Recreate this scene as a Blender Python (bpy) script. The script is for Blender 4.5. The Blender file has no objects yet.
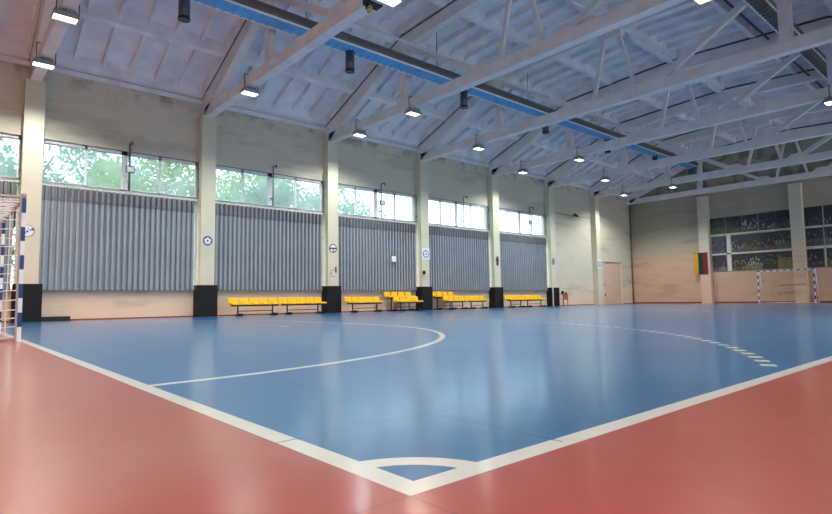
import bpy, bmesh, math, random
from mathutils import Vector, Matrix
random.seed(7)
C = bpy.context.scene.collection
sc = bpy.context.scene
R = math.radians

# ---------------------------------------------------------------- camera, world, exposure
YAW, PITCH, ROLL = R(48.8194), R(4.447), R(-.8044)
cam_d = bpy.data.cameras.new('camera'); cam = bpy.data.objects.new('camera', cam_d); C.objects.link(cam)
fw = Vector((math.cos(YAW)*math.cos(PITCH), math.sin(YAW)*math.cos(PITCH), math.sin(PITCH)))
rt = Vector((math.sin(YAW), -math.cos(YAW), 0)); up = rt.cross(fw)
r2 = rt*math.cos(ROLL) + up*math.sin(ROLL); u2 = -rt*math.sin(ROLL) + up*math.cos(ROLL)
m = Matrix((r2, u2, -fw)).transposed().to_4x4(); m.translation = Vector((-.9367, -1.1063, .4981))
cam.matrix_world = m
cam_d.sensor_width = 36; cam_d.sensor_fit = 'HORIZONTAL'; cam_d.lens = 551.68*36/832
cam_d.clip_start = .05; cam_d.clip_end = 400
sc.camera = cam

sc.view_settings.view_transform = 'Standard'; sc.view_settings.look = 'None'
sc.view_settings.gamma = 1; sc.view_settings.use_curve_mapping = False
sc.view_settings.exposure = 0.86
SKY = 3.4
LAMP_W = 165.0
world = bpy.data.worlds.new('sky'); sc.world = world; world.use_nodes = True
wn = world.node_tree.nodes; wl = world.node_tree.links
bg = wn['Background']; bg.inputs['Strength'].default_value = SKY
# pale sky above the horizon, bright lower half added to light the ceiling from below
_tc = wn.new('ShaderNodeTexCoord'); _sp = wn.new('ShaderNodeSeparateXYZ'); _cr = wn.new('ShaderNodeValToRGB')
wl.new(_tc.outputs['Generated'], _sp.inputs[0]); _mr = wn.new('ShaderNodeMapRange'); _mr.inputs[1].default_value = -1; _mr.inputs[2].default_value = 1
wl.new(_sp.outputs[2], _mr.inputs[0]); wl.new(_mr.outputs[0], _cr.inputs['Fac']); wl.new(_cr.outputs['Color'], bg.inputs['Color'])
_e = _cr.color_ramp.elements; _e[0].position = .48; _e[0].color = (.62, .66, .72, 1); _e[1].position = .51; _e[1].color = (.78, .89, 1.0, 1)

# hall measures (metres); x runs along the court, y across it
XT = [1.19, 6.56, 11.95, 17.30, 22.70, 28.06, 33.36, 38.32]     # truss and pillar lines in view
XB = -4.1                                                     # one more behind the camera
X0, X1, Y0, Y1 = -4.6, 38.6, -2.0, 19.4                       # inner faces of the walls
YP = 19.03                                                    # front of the pillars
YC = 8.75
PROF = [(19.6, 8.10), (14.1, 10.32), (8.75, 10.62), (3.4, 10.32), (-2.2, 8.10)]
def zr(y):
    for (a, za), (b, zb) in zip(PROF, PROF[1:]):
        if b <= y <= a: return zb + (za-zb)*(y-b)/(a-b)
    return 8.1

# daylight portals in the windows of both long walls are added with the windows

# ---------------------------------------------------------------- materials
def nodes_of(name):
    mt = bpy.data.materials.new(name); mt.use_nodes = True
    n = mt.node_tree.nodes; return mt, n, mt.node_tree.links, n['Principled BSDF']
def srgb(r, g, b):
    f = lambda c: (c/255/12.92 if c/255 <= .04045 else ((c/255+.055)/1.055)**2.4)
    return (f(r), f(g), f(b), 1)
def mat(name, col, rough=.5, metal=0, var=.08, scale=3, bump=0, spec=.5):
    mt, n, l, p = nodes_of(name)
    p.inputs['Roughness'].default_value = rough; p.inputs['Metallic'].default_value = metal
    p.inputs['Specular IOR Level'].default_value = spec
    tc = n.new('ShaderNodeTexCoord'); nz = n.new('ShaderNodeTexNoise'); nz.inputs['Scale'].default_value = scale
    nz.inputs['Detail'].default_value = 5
    l.new(tc.outputs['Object'], nz.inputs['Vector'])
    cr = n.new('ShaderNodeValToRGB'); cr.color_ramp.elements[0].position = .3; cr.color_ramp.elements[1].position = .7
    c = srgb(*col); lo = tuple(x*(1-var) for x in c[:3])+(1,); hi = tuple(min(1, x*(1+var)) for x in c[:3])+(1,)
    cr.color_ramp.elements[0].color = lo; cr.color_ramp.elements[1].color = hi
    l.new(nz.outputs['Fac'], cr.inputs['Fac']); l.new(cr.outputs['Color'], p.inputs['Base Color'])
    if bump:
        b = n.new('ShaderNodeBump'); b.inputs['Strength'].default_value = bump; b.inputs['Distance'].default_value = .02
        l.new(nz.outputs['Fac'], b.inputs['Height']); l.new(b.outputs['Normal'], p.inputs['Normal'])
    return mt

class NT:
    """small helper to write math in shader nodes"""
    def __init__(s, n, l): s.n, s.l = n, l
    def m(s, op, a, b=None, c=None):
        q = s.n.new('ShaderNodeMath'); q.operation = op
        for i, v in enumerate((a, b, c)):
            if v is None: continue
            if isinstance(v, (int, float)): q.inputs[i].default_value = v
            else: s.l.new(v, q.inputs[i])
        return q.outputs[0]
    def band(s, v, lo, hi): return s.m('MULTIPLY', s.m('GREATER_THAN', v, lo), s.m('LESS_THAN', v, hi))
    def mul(s, *a):
        r = a[0]
        for b in a[1:]: r = s.m('MULTIPLY', r, b)
        return r
    def mx(s, *a):
        r = a[0]
        for b in a[1:]: r = s.m('MAXIMUM', r, b)
        return r
    def mix(s, f, a, b):
        q = s.n.new('ShaderNodeMix'); q.data_type = 'RGBA'
        for i, v in ((0, f), (6, a), (7, b)):
            if isinstance(v, (int, float, tuple)): q.inputs[i].default_value = v
            else: s.l.new(v, q.inputs[i])
        return q.outputs[2]

def floor_material():
    mt, n, l, p = nodes_of('court_floor'); t = NT(n, l)
    tc = n.new('ShaderNodeTexCoord'); sp = n.new('ShaderNodeSeparateXYZ'); l.new(tc.outputs['Object'], sp.inputs[0])
    X, Y = sp.outputs[0], sp.outputs[1]
    XE, YE = 37.46, 18.9
    court = t.mul(t.band(X, 0, XE), t.band(Y, 0, YE))
    side = t.mul(court, t.mx(t.m('LESS_THAN', X, .082), t.m('LESS_THAN', Y, .082), t.m('GREATER_THAN', X, XE-.08)))
    def arcs(xx, c, R6, R9):
        dy0 = t.m('ABSOLUTE', t.m('SUBTRACT', Y, c))
        dy = t.m('MAXIMUM', t.m('SUBTRACT', dy0, 1.5), 0)
        d = t.m('SQRT', t.m('ADD', t.mul(xx, xx), t.mul(dy, dy)))
        six = t.band(d, R6-.075, R6)
        s = t.m('ADD', t.m('MULTIPLY', t.m('ARCTAN2', dy, xx), 9.0), t.m('MINIMUM', dy0, 1.5))
        dash = t.mul(t.m('LESS_THAN', t.m('MODULO', t.m('ADD', s, .173), .295), .13), t.m('LESS_THAN', s, 12.1))
        nine = t.mul(t.band(d, R9-.09, R9+.01), dash)
        return t.mx(six, nine)
    a1 = arcs(X, 10.03, 6.03, 9.06)
    a2 = arcs(t.m('SUBTRACT', XE, X), 9.3, 6.03, 9.06)
    rc = t.m('SQRT', t.m('ADD', t.mul(X, X), t.mul(Y, Y)))
    ring = t.band(rc, .268, .348)
    mark = t.mul(t.band(X, 4.42, 4.5), t.band(Y, 8.95, 9.4))
    half = t.band(X, 18.70, 18.78)
    mark2 = t.mul(t.band(X, 18.1, 18.4), t.band(Y, 6.0, 6.4))
    lines = t.mx(side, t.mul(court, t.mx(a1, a2, ring, mark, half, mark2)))
    # broad tonal unevenness of the vinyl, in square tiles
    nz = n.new('ShaderNodeTexNoise'); nz.inputs['Scale'].default_value = .5; nz.inputs['Detail'].default_value = 2
    l.new(tc.outputs['Object'], nz.inputs['Vector'])
    nf = n.new('ShaderNodeTexNoise'); nf.inputs['Scale'].default_value = 7; nf.inputs['Detail'].default_value = 2
    l.new(tc.outputs['Object'], nf.inputs['Vector'])
    u = t.m('ADD', t.m('MULTIPLY', nz.outputs['Fac'], .7), t.m('MULTIPLY', nf.outputs['Fac'], .3))
    u = t.m('MULTIPLY', t.m('SUBTRACT', u, .35), 3.2)
    blue = t.mix(u, srgb(26, 94, 148), srgb(38, 112, 166))
    red = t.mix(u, srgb(164, 64, 48), srgb(180, 78, 60))
    white = t.mix(nf.outputs['Fac'], srgb(222, 220, 214), srgb(208, 204, 196))
    col = t.mix(court, red, blue)
    col = t.mix(lines, col, white)
    # open joints between the sheets near the corner: (axis, position, from, to)
    js = []
    for ax, c, lo, hi in [('y', .732, 0, 1.47), ('x', .732, .04, .74), ('x', .735, 1.5, 2.25), ('x', 1.464, .72, 1.5), ('y', 0, -.5, 0), ('x', 0, -.4, 0)]:
        u_, v_ = (X, Y) if ax == 'x' else (Y, X)
        js.append(t.mul(t.band(u_, c-.005, c+.005), t.band(v_, lo, hi)))
    col = t.mix(t.mul(t.mx(*js), t.m('ADD', .3, t.mul(court, .55))), col, srgb(40, 46, 60))
    l.new(col, p.inputs['Base Color'])
    l.new(t.m('ADD', .276, t.m('MULTIPLY', nz.outputs['Fac'], .03)), p.inputs['Roughness'])
    p.inputs['Specular IOR Level'].default_value = .3
    p.inputs['Coat Weight'].default_value = .6; p.inputs['Coat Roughness'].default_value = .16; p.inputs['Coat IOR'].default_value = 1.5
    return mt

def plaster(name, low, high, zc, stain=(120, 110, 90), amount=.35, edge=.25):
    """plaster in two tones: low colour below zc, high colour above, water stains near the top"""
    mt, n, l, p = nodes_of(name); t = NT(n, l)
    tc = n.new('ShaderNodeTexCoord'); sp = n.new('ShaderNodeSeparateXYZ'); l.new(tc.outputs['Object'], sp.inputs[0])
    nz = n.new('ShaderNodeTexNoise'); nz.inputs['Scale'].default_value = .8; nz.inputs['Detail'].default_value = 8; nz.inputs['Roughness'].default_value = .65
    l.new(tc.outputs['Object'], nz.inputs['Vector'])
    zz = t.m('ADD', sp.outputs[2], t.m('MULTIPLY', t.m('SUBTRACT', nz.outputs['Fac'], .5), 1.2*edge))
    f = t.m('DIVIDE', t.m('SUBTRACT', zz, zc-edge), 2*edge); f = t.m('MINIMUM', t.m('MAXIMUM', f, 0), 1)
    col = t.mix(f, srgb(*low), srgb(*high))
    # streaky damp stains
    mp = n.new('ShaderNodeMapping'); mp.inputs['Scale'].default_value = (.35, .35, 1.6); l.new(tc.outputs['Object'], mp.inputs['Vector'])
    n2 = n.new('ShaderNodeTexNoise'); n2.inputs['Scale'].default_value = 1.1; n2.inputs['Detail'].default_value = 9; n2.inputs['Roughness'].default_value = .6
    l.new(mp.outputs[0], n2.inputs['Vector'])
    s = t.m('MINIMUM', t.m('MAXIMUM', t.m('MULTIPLY', t.m('SUBTRACT', n2.outputs['Fac'], .52), 5.0), 0), 1)
    col = t.mix(t.m('MULTIPLY', s, amount), col, srgb(*stain))
    # damp patches just under the eaves
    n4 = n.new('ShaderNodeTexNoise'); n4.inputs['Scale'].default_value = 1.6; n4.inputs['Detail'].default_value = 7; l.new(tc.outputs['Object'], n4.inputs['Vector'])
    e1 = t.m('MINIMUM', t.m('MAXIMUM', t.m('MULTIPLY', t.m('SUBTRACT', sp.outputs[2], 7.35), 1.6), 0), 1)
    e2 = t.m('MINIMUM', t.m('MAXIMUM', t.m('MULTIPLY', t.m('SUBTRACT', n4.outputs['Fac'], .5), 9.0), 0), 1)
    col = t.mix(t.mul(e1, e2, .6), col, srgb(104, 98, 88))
    n3 = n.new('ShaderNodeTexNoise'); n3.inputs['Scale'].default_value = 6; n3.inputs['Detail'].default_value = 6
    l.new(tc.outputs['Object'], n3.inputs['Vector'])
    b = n.new('ShaderNodeBump'); b.inputs['Strength'].default_value = .25; b.inputs['Distance'].default_value = .02
    l.new(n3.outputs['Fac'], b.inputs['Height']); l.new(b.outputs['Normal'], p.inputs['Normal'])
    l.new(col, p.inputs['Base Color']); p.inputs['Roughness'].default_value = .8
    return mt

def emit(name, col, strength):
    mt, n, l, p = nodes_of(name)
    p.inputs['Base Color'].default_value = (.8, .8, .8, 1)
    p.inputs['Emission Color'].default_value = col; p.inputs['Emission Strength'].default_value = strength
    nz = n.new('ShaderNodeTexNoise'); nz.inputs['Scale'].default_value = 30
    l.new(nz.outputs['Fac'], p.inputs['Roughness'])
    return mt

def glass_mat():
    mt = bpy.data.materials.new('window_glass'); mt.use_nodes = True
    n, l = mt.node_tree.nodes, mt.node_tree.links; n.clear(); t = NT(n, l)
    o = n.new('ShaderNodeOutputMaterial'); tr = n.new('ShaderNodeBsdfTransparent'); tl = n.new('ShaderNodeBsdfTranslucent')
    gl = n.new('ShaderNodeBsdfGlossy'); gl.inputs['Roughness'].default_value = .03
    tc = n.new('ShaderNodeTexCoord'); nz = n.new('ShaderNodeTexNoise'); nz.inputs['Scale'].default_value = .9; nz.inputs['Detail'].default_value = 6
    l.new(tc.outputs['Object'], nz.inputs['Vector'])
    tr.inputs['Color'].default_value = (.54, .63, .63, 1); tl.inputs['Color'].default_value = (.36, .44, .45, 1)
    m1 = n.new('ShaderNodeMixShader'); l.new(t.m('MULTIPLY', nz.outputs['Fac'], .85), m1.inputs[0])
    l.new(tr.outputs[0], m1.inputs[1]); l.new(tl.outputs[0], m1.inputs[2])
    m2 = n.new('ShaderNodeMixShader'); fr = n.new('ShaderNodeFresnel'); fr.inputs['IOR'].default_value = 1.4
    l.new(fr.outputs[0], m2.inputs[0]); l.new(m1.outputs[0], m2.inputs[1]); l.new(gl.outputs[0], m2.inputs[2])
    l.new(m2.outputs[0], o.inputs[0]); return mt

def poster_mat(name, sky, turf, shirts, gl=.3, seed=0.0, scale=7):
    """a match photograph printed on board: dark trees, turf and small bright blobs of players"""
    mt, n, l, p = nodes_of(name); t = NT(n, l)
    tc = n.new('ShaderNodeTexCoord'); sp = n.new('ShaderNodeSeparateXYZ'); l.new(tc.outputs['Generated'], sp.inputs[0])
    Z = sp.outputs[2]
    mp = n.new('ShaderNodeMapping'); mp.inputs['Location'].default_value = (seed, seed*1.7, seed*.6)
    l.new(tc.outputs['Object'], mp.inputs['Vector'])
    nz = n.new('ShaderNodeTexNoise'); nz.inputs['Scale'].default_value = 4; nz.inputs['Detail'].default_value = 7
    l.new(mp.outputs[0], nz.inputs['Vector'])
    bgc = t.mix(nz.outputs['Fac'], srgb(*[c*.35 for c in sky]), srgb(*[c*1.5 for c in sky]))
    g_ = sum(turf)/3; turf = [c*.62+g_*.38 for c in turf]; k_ = sum(sky)/3; sky = [c*.4+k_*.6 for c in sky]
    bgc = t.mix(nz.outputs['Fac'], srgb(*[c*.3 for c in sky]), srgb(*[c*1.4 for c in sky]))
    tc2 = t.mix(nz.outputs['Fac'], srgb(*[c*.55 for c in turf]), srgb(*[min(255, c*1.2) for c in turf]))
    zl = t.m('ADD', Z, t.m('MULTIPLY', t.m('SUBTRACT', nz.outputs['Fac'], .5), .12))
    col = t.mix(t.m('LESS_THAN', zl, gl), bgc, tc2)
    m2 = n.new('ShaderNodeMapping'); m2.inputs['Location'].default_value = (seed*3, seed, seed*2); m2.inputs['Scale'].default_value = (1, scale*1.7, scale*.75)
    l.new(tc.outputs['Object'], m2.inputs['Vector'])
    v = n.new('ShaderNodeTexVoronoi'); v.inputs['Scale'].default_value = 1; l.new(m2.outputs[0], v.inputs['Vector'])
    s2 = n.new('ShaderNodeSeparateColor'); l.new(v.outputs['Color'], s2.inputs[0])
    cr = n.new('ShaderNodeValToRGB'); cr.color_ramp.interpolation = 'CONSTANT'
    e = cr.color_ramp.elements; e[0].position = 0; e[0].color = srgb(*shirts[0]); e[1].position = 1/len(shirts); e[1].color = srgb(*shirts[1])
    for i, c in enumerate(shirts[2:]):
        k = e.new((i+2)/len(shirts)); k.color = srgb(*c)
    l.new(s2.outputs[0], cr.inputs['Fac'])
    blob = t.mul(t.m('LESS_THAN', v.outputs['Distance'], .5), t.m('GREATER_THAN', s2.outputs[1], .12), t.band(zl, gl-.16, gl+.42))
    col = t.mix(t.m('MULTIPLY', blob, .75), col, cr.outputs['Color'])
    l.new(col, p.inputs['Base Color']); p.inputs['Roughness'].default_value = .45
    return mt

M = {}
M['floor'] = floor_material()
M['wall'] = plaster('window_wall_plaster', (222, 200, 178), (206, 196, 176), 1.5, (146, 138, 120), .55, .5)
M['wall_end'] = plaster('end_wall_plaster', (210, 172, 146), (176, 168, 150), 3.6, (118, 106, 86), .4, .8)
M['pillar_end'] = plaster('end_pillar_paint', (226, 190, 162), (206, 198, 178), 3.4, (130, 120, 100), .3, .8)
M['pillar'] = plaster('pillar_paint', (220, 206, 186), (212, 205, 182), 1.8, (180, 166, 132), .25, .6)
M['conc'] = mat('truss_paint', (228, 222, 220), .65, 0, .10, 2.0, .15)
M['roof'] = mat('roof_panel_paint', (232, 230, 236), .75, 0, .12, 1.2, .15)
M['rib'] = mat('roof_rib_paint', (232, 228, 230), .75, 0, .14, 1.6, .1)
M['dark'] = mat('dark_joint', (40, 37, 42), .9)
M['frame'] = mat('window_frame_paint', (222, 220, 222), .5, 0, .1, 5)
M['guard'] = mat('guard_rod_paint', (112, 106, 110), .5, .3, .1, 9)
M['sill'] = mat('sill_paint', (214, 212, 206), .55)
M['steel'] = mat('dark_steel', (70, 72, 80), .45, .6, .15, 8)
M['sheet'] = mat('corrugated_sheet_paint', (152, 156, 164), .40, .15, .07, 1.3, 0)
M['sheet_top'] = mat('weathered_sheet_paint', (126, 126, 132), .45, .15, .12, 1.6)
M['galv'] = mat('dark_duct_steel', (112, 106, 104), .45, .35, .12, 6)
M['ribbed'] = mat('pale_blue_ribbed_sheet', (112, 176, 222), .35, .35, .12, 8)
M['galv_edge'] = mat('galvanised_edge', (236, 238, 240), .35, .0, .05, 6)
M['nozzle'] = mat('nozzle_steel', (86, 90, 102), .45, .6, .15, 9)
M['pipe'] = mat('conduit_paint', (196, 194, 196), .5, .1, .08, 5)
M['pad'] = mat('black_pad_vinyl', (20, 19, 21), .6, 0, .15, 4, .05, .3)
M['yellow'] = mat('yellow_plastic', (250, 190, 10), .38, 0, .05, 6)
M['black'] = mat('black_steel', (28, 26, 32), .45, .3, .1, 9)
M['white'] = mat('white_paint', (232, 232, 236), .45, 0, .04, 6)
M['blue'] = mat('blue_paint', (14, 54, 116), .4, 0, .08, 6)
M['navy'] = mat('navy_paint', (30, 44, 96), .45, 0, .08, 6)
M['net'] = mat('net_cord', (238, 230, 222), .8, 0, .1, 20)
M['brown'] = mat('brown_primer', (168, 112, 92), .6, 0, .12, 8)
M['housing'] = mat('lamp_housing', (150, 156, 158), .5, .4, .08, 9)
M['lens_cool'] = emit('lens_cool', (.84, 1, .93, 1), 3.2)
M['lens_warm'] = emit('lens_warm', (1, .58, .36, 1), 3.0)
M['tube'] = mat('unlit_tube', (226, 228, 236), .3)
M['glass'] = glass_mat()
M['door'] = mat('door_paint', (214, 180, 158), .6, 0, .08, 2, .05)
M['wood'] = mat('orange_wood', (192, 96, 40), .5, 0, .18, 6)
M['palewood'] = mat('pale_plywood', (206, 168, 128), .6, 0, .12, 6)
M['bark'] = mat('bark', (96, 84, 66), .9, 0, .25, 6, .3)
M['maroon'] = mat('maroon_print', (96, 42, 72), .5)
M['print_blue'] = mat('blue_print', (74, 88, 170), .5)
M['greyblue'] = mat('grey_blue_print', (92, 96, 132), .5)
M['netrail'] = mat('net_rail', (178, 150, 140), .6)
M['brass'] = mat('brass', (214, 190, 96), .3, .8)
M['fyellow'] = mat('flag_yellow', (214, 152, 34), .8); M['fgreen'] = mat('flag_green', (20, 50, 40), .8); M['fred'] = mat('flag_red', (124, 28, 40), .8)
M['backing'] = mat('board_backing', (226, 218, 206), .7)
M['redstrip'] = mat('red_skirting', (128, 76, 60), .6)
M['shade_strip'] = mat('shade_strip_paint', (112, 102, 84), .7)  # tone of the strips that stand in for shade
M['ground'] = mat('grass_ground', (96, 120, 66), .95, 0, .3, 2)
def leaf_mat(name, col):
    mt, n, l, p = nodes_of(name)
    tc = n.new('ShaderNodeTexCoord'); nz = n.new('ShaderNodeTexNoise'); nz.inputs['Scale'].default_value = 1.2; l.new(tc.outputs['Object'], nz.inputs['Vector'])
    t = NT(n, l); c = srgb(*col)
    l.new(t.mix(nz.outputs['Fac'], tuple(x*.5 for x in c[:3])+(1,), tuple(min(1, x*1.6) for x in c[:3])+(1,)), p.inputs['Base Color'])
    p.inputs['Roughness'].default_value = .5
    o = n['Material Output']; tl = n.new('ShaderNodeBsdfTranslucent'); tl.inputs['Color'].default_value = c
    ms = n.new('ShaderNodeMixShader'); ms.inputs[0].default_value = .5
    l.new(p.outputs[0], ms.inputs[1]); l.new(tl.outputs[0], ms.inputs[2]); l.new(ms.outputs[0], o.inputs[0]); return mt
M['leaf1'] = leaf_mat('leaf_green', (150, 170, 96)); M['leaf2'] = leaf_mat('leaf_blue_green', (126, 160, 128)); M['leaf3'] = leaf_mat('leaf_yellow', (196, 184, 104))

# ---------------------------------------------------------------- mesh helpers
class MB:
    def __init__(s): s.bm = bmesh.new(); s.mats = []; s.cur = 0
    def use(s, key):
        if key not in s.mats: s.mats.append(key)
        s.cur = s.mats.index(key); return s
    def face(s, pts, smooth=False):
        f = s.bm.faces.new([s.bm.verts.new(p) for p in pts]); f.material_index = s.cur; f.smooth = smooth; return f
    def quadsolid(s, a, b):
        """solid between two matching loops a and b"""
        va = [s.bm.verts.new(p) for p in a]; vb = [s.bm.verts.new(p) for p in b]; n = len(a)
        fs = [s.bm.faces.new(va), s.bm.faces.new(vb[::-1])]
        for i in range(n): fs.append(s.bm.faces.new((va[i], vb[i], vb[(i+1) % n], va[(i+1) % n])))
        for f in fs: f.material_index = s.cur
        return s
    def box(s, x0, x1, y0, y1, z0, z1):
        return s.quadsolid([(x0, y0, z0), (x1, y0, z0), (x1, y1, z0), (x0, y1, z0)], [(x0, y0, z1), (x1, y0, z1), (x1, y1, z1), (x0, y1, z1)])
    def bevbox(s, x0, x1, y0, y1, z0, z1, r):
        """box with chamfered vertical and top edges"""
        def ring(i, z):
            return [(x0+i+r, y0+i, z), (x1-i-r, y0+i, z), (x1-i, y0+i+r, z), (x1-i, y1-i-r, z), (x1-i-r, y1-i, z), (x0+i+r, y1-i, z), (x0+i, y1-i-r, z), (x0+i, y0+i+r, z)]
        rings = [ring(0, z0), ring(0, z1-r), ring(r*.7, z1)]
        vs = [[s.bm.verts.new(p) for p in q] for q in rings]
        fs = [s.bm.faces.new(vs[0][::-1]), s.bm.faces.new(vs[-1])]
        for a, b in zip(vs, vs[1:]):
            for i in range(8): fs.append(s.bm.faces.new((a[i], a[(i+1) % 8], b[(i+1) % 8], b[i])))
        for f in fs: f.material_index = s.cur
        return s
    def prismx(s, poly, x0, x1):
        return s.quadsolid([(x0, y, z) for y, z in poly], [(x1, y, z) for y, z in poly])
    def prismz(s, poly, z0, z1):
        return s.quadsolid([(x, y, z0) for x, y in poly], [(x, y, z1) for x, y in poly])
    def tube(s, a, b, r, n=10, r1=None, cap=True):
        a, b = Vector(a), Vector(b); d = (b-a).normalized(); r1 = r if r1 is None else r1
        t = Vector((0, 0, 1)) if abs(d.z) < .9 else Vector((1, 0, 0)); u = d.cross(t).normalized(); v = d.cross(u)
        ring = lambda c, q: [s.bm.verts.new(c+(u*math.cos(2*math.pi*i/n)+v*math.sin(2*math.pi*i/n))*q) for i in range(n)]
        va, vb = ring(a, r), ring(b, r1)
        for i in range(n):
            f = s.bm.faces.new((va[i], va[(i+1) % n], vb[(i+1) % n], vb[i])); f.smooth = n > 5; f.material_index = s.cur
        if cap:
            for q in (va[::-1], vb): f = s.bm.faces.new(q); f.material_index = s.cur
        return s
    def path(s, pts, r, n=8):
        for a, b in zip(pts, pts[1:]): s.tube(a, b, r, n)
        return s
    def bar(s, a, b, wx, wd):
        """rectangular bar between two points of a plane x = const; wx is its width along x, wd its depth in the plane"""
        a, b = Vector(a), Vector(b); d = (b-a).normalized(); nrm = Vector((1, 0, 0)).cross(d).normalized()*wd/2; ex = Vector((wx/2, 0, 0))
        q = lambda c: [c-ex-nrm, c+ex-nrm, c+ex+nrm, c-ex+nrm]
        return s.quadsolid(q(a), q(b))
    def build(s, name, key=None, parent=None, smooth=False):
        bmesh.ops.recalc_face_normals(s.bm, faces=s.bm.faces)
        me = bpy.data.meshes.new(name); s.bm.to_mesh(me); s.bm.free()
        if key: me.materials.append(M[key])
        for k in s.mats: me.materials.append(M[k])
        o = bpy.data.objects.new(name, me); C.objects.link(o)
        if parent: o.parent = parent
        return o
def tag(o, label=None, cat=None, group=None, kind=None):
    if label: o['label'] = label
    if cat: o['category'] = cat
    if group: o['group'] = group
    if kind: o['kind'] = kind
    return o
def empty(name, loc, rz=0):
    o = bpy.data.objects.new(name, None); C.objects.link(o); o.location = loc; o.rotation_euler = (0, 0, rz); o.empty_display_size = .2; return o
def copy_tree(o):
    c = o.copy(); C.objects.link(c)
    for ch in list(o.children):
        d = ch.copy(); C.objects.link(d); d.parent = c
        for g in list(ch.children):
            e = g.copy(); C.objects.link(e); e.parent = d
    return c
def structure(o, label=None): return tag(o, label, None, None, 'structure')
ORD = ['nearest', 'second', 'third', 'fourth', 'fifth', 'sixth', 'seventh', 'eighth']

# ---------------------------------------------------------------- floor
b = MB(); b.box(X0-.3, X1+.4, Y0-.3, Y1+.4, -.2, 0)
structure(b.build('floor', 'floor'), 'blue sports court floor with white lines and red run-off')
b = MB(); b.box(-12, 46, -4.5, -2.4, -.6, -.35); b.box(-40, 90, 20.0, 80, -.6, -.35)
structure(b.build('ground', 'ground'), 'grassy ground outside the hall')

# ---------------------------------------------------------------- long walls with window openings
PX = [XB]+XT[:7]+[X1+.1]
ZS, ZT, ZM = .95, 5.72, 4.33                                  # sill, window head, foot of the glazed strip
b = MB()
TH = .32
b.box(X0-.3, X1+.3, Y1, Y1+TH, ZT, 8.2)                       # strip over the windows
b.prismx([(Y1, 8.2), (Y1+TH, 8.2), (Y1+TH, 8.55), (Y1, 8.55)], X0-.3, X1+.3)
for i in range(6):
    b.box(PX[i]+.27, PX[i+1]-.27, Y1, Y1+TH, -.1, ZS)
for i in range(7): b.box(PX[i]-.27, PX[i]+.27, Y1, Y1+TH, -.1, ZT)
b.box(X0-.3, XB-.27, Y1, Y1+TH, -.1, ZT)
# blind bays: solid wall, the last one with the door recess
b.box(PX[6]+.27, 34.55, Y1, Y1+TH, -.1, ZT)
b.box(37.05, X1+.3, Y1, Y1+TH, -.1, ZT)
b.box(34.55, 37.05, Y1, Y1+TH, 3.02, ZT)
b.box(34.55, 37.05, Y1+.14, Y1+TH, -.1, 3.02)
structure(b.build('wall_left', 'wall'), 'long stained cream wall with the high windows')
b = MB()
PXR = [XB]+XT[:7]+[X1+.1]
b.box(X0-.3, X1+.3, Y0-TH, Y0, 5.72, 8.55)
b.box(X0-.3, X1+.3, Y0-TH, Y0, -.1, .95)
for x in PXR: b.box(x-.27, x+.27, Y0-TH, Y0, .95, 5.72)
structure(b.build('wall_right', 'wall'), 'opposite long wall of the hall')
# gable walls
gable = lambda: [(Y0-TH, -.1), (Y1+TH, -.1)]+[(y, z+.38) for y, z in PROF]
b = MB(); b.prismx(gable(), X1, X1+.3); structure(b.build('wall_end', 'wall_end'), 'end wall behind the far goal, peach below and grey cream above')
b = MB(); b.prismx(gable(), X0-.3, X0); structure(b.build('wall_back', 'wall_end'), 'end wall behind the near goal')

# pillars
for i, x in enumerate(XT[:7]):
    b = MB(); b.box(x-.26, x+.26, YP, Y1+.01, 0, 7.42)
    structure(b.build('pillar', 'pillar'), '%s cream pillar of the window wall' % ORD[i])
for x in [XB]:
    b = MB(); b.box(x-.26, x+.26, YP, Y1+.01, 0, 7.42); structure(b.build('pillar', 'pillar'))
for x in [XB]+XT[:7]:
    b = MB(); b.box(x-.26, x+.26, Y0-.01, Y0+.36, 0, 7.42); structure(b.build('pillar', 'pillar'))
for y, lb in ((14.03, 'pillar of the end wall beside the flag'), (8.66, 'pillar of the end wall between the two photo displays'), (3.3, 'pillar of the end wall right of the photo displays')):
    b = MB(); b.box(X1-.42, X1+.01, y-.32, y+.32, 0, 7.18); b.box(X1-.44, X1, y-.35, y+.35, 7.12, 7.24)
    structure(b.build('pillar', 'pillar_end'), lb)
# trims
b = MB(); b.box(X0, X1, Y1-.07, Y1+.002, 8.02, 8.10); b.box(X0, X1, Y1-.04, Y1+.002, 7.95, 8.02)
structure(b.build('trim_1', 'rib'), 'pale cornice strip along the top of the window wall')
for i in range(8):
    b = MB(); xa = PX[i]+.27 if i else X0; 
    if i == 7: xa = 37.1
    b.box(xa, min(PX[i+1]-.27, X1), Y1-.05, Y1, 0, .045); structure(b.build('baseboard_left', 'redstrip'))
b = MB(); b.box(X1-.05, X1, Y0, Y1, 0, .1); structure(b.build('baseboard_end', 'redstrip'))
b = MB(); b.box(1.56, 2.35, Y1-.17, Y1-.06, 0, .14)
tag(b.build('rubber_strip', 'black'), 'low black rubber strip on the floor beside the nearest pillar', 'rubber strip')

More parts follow.
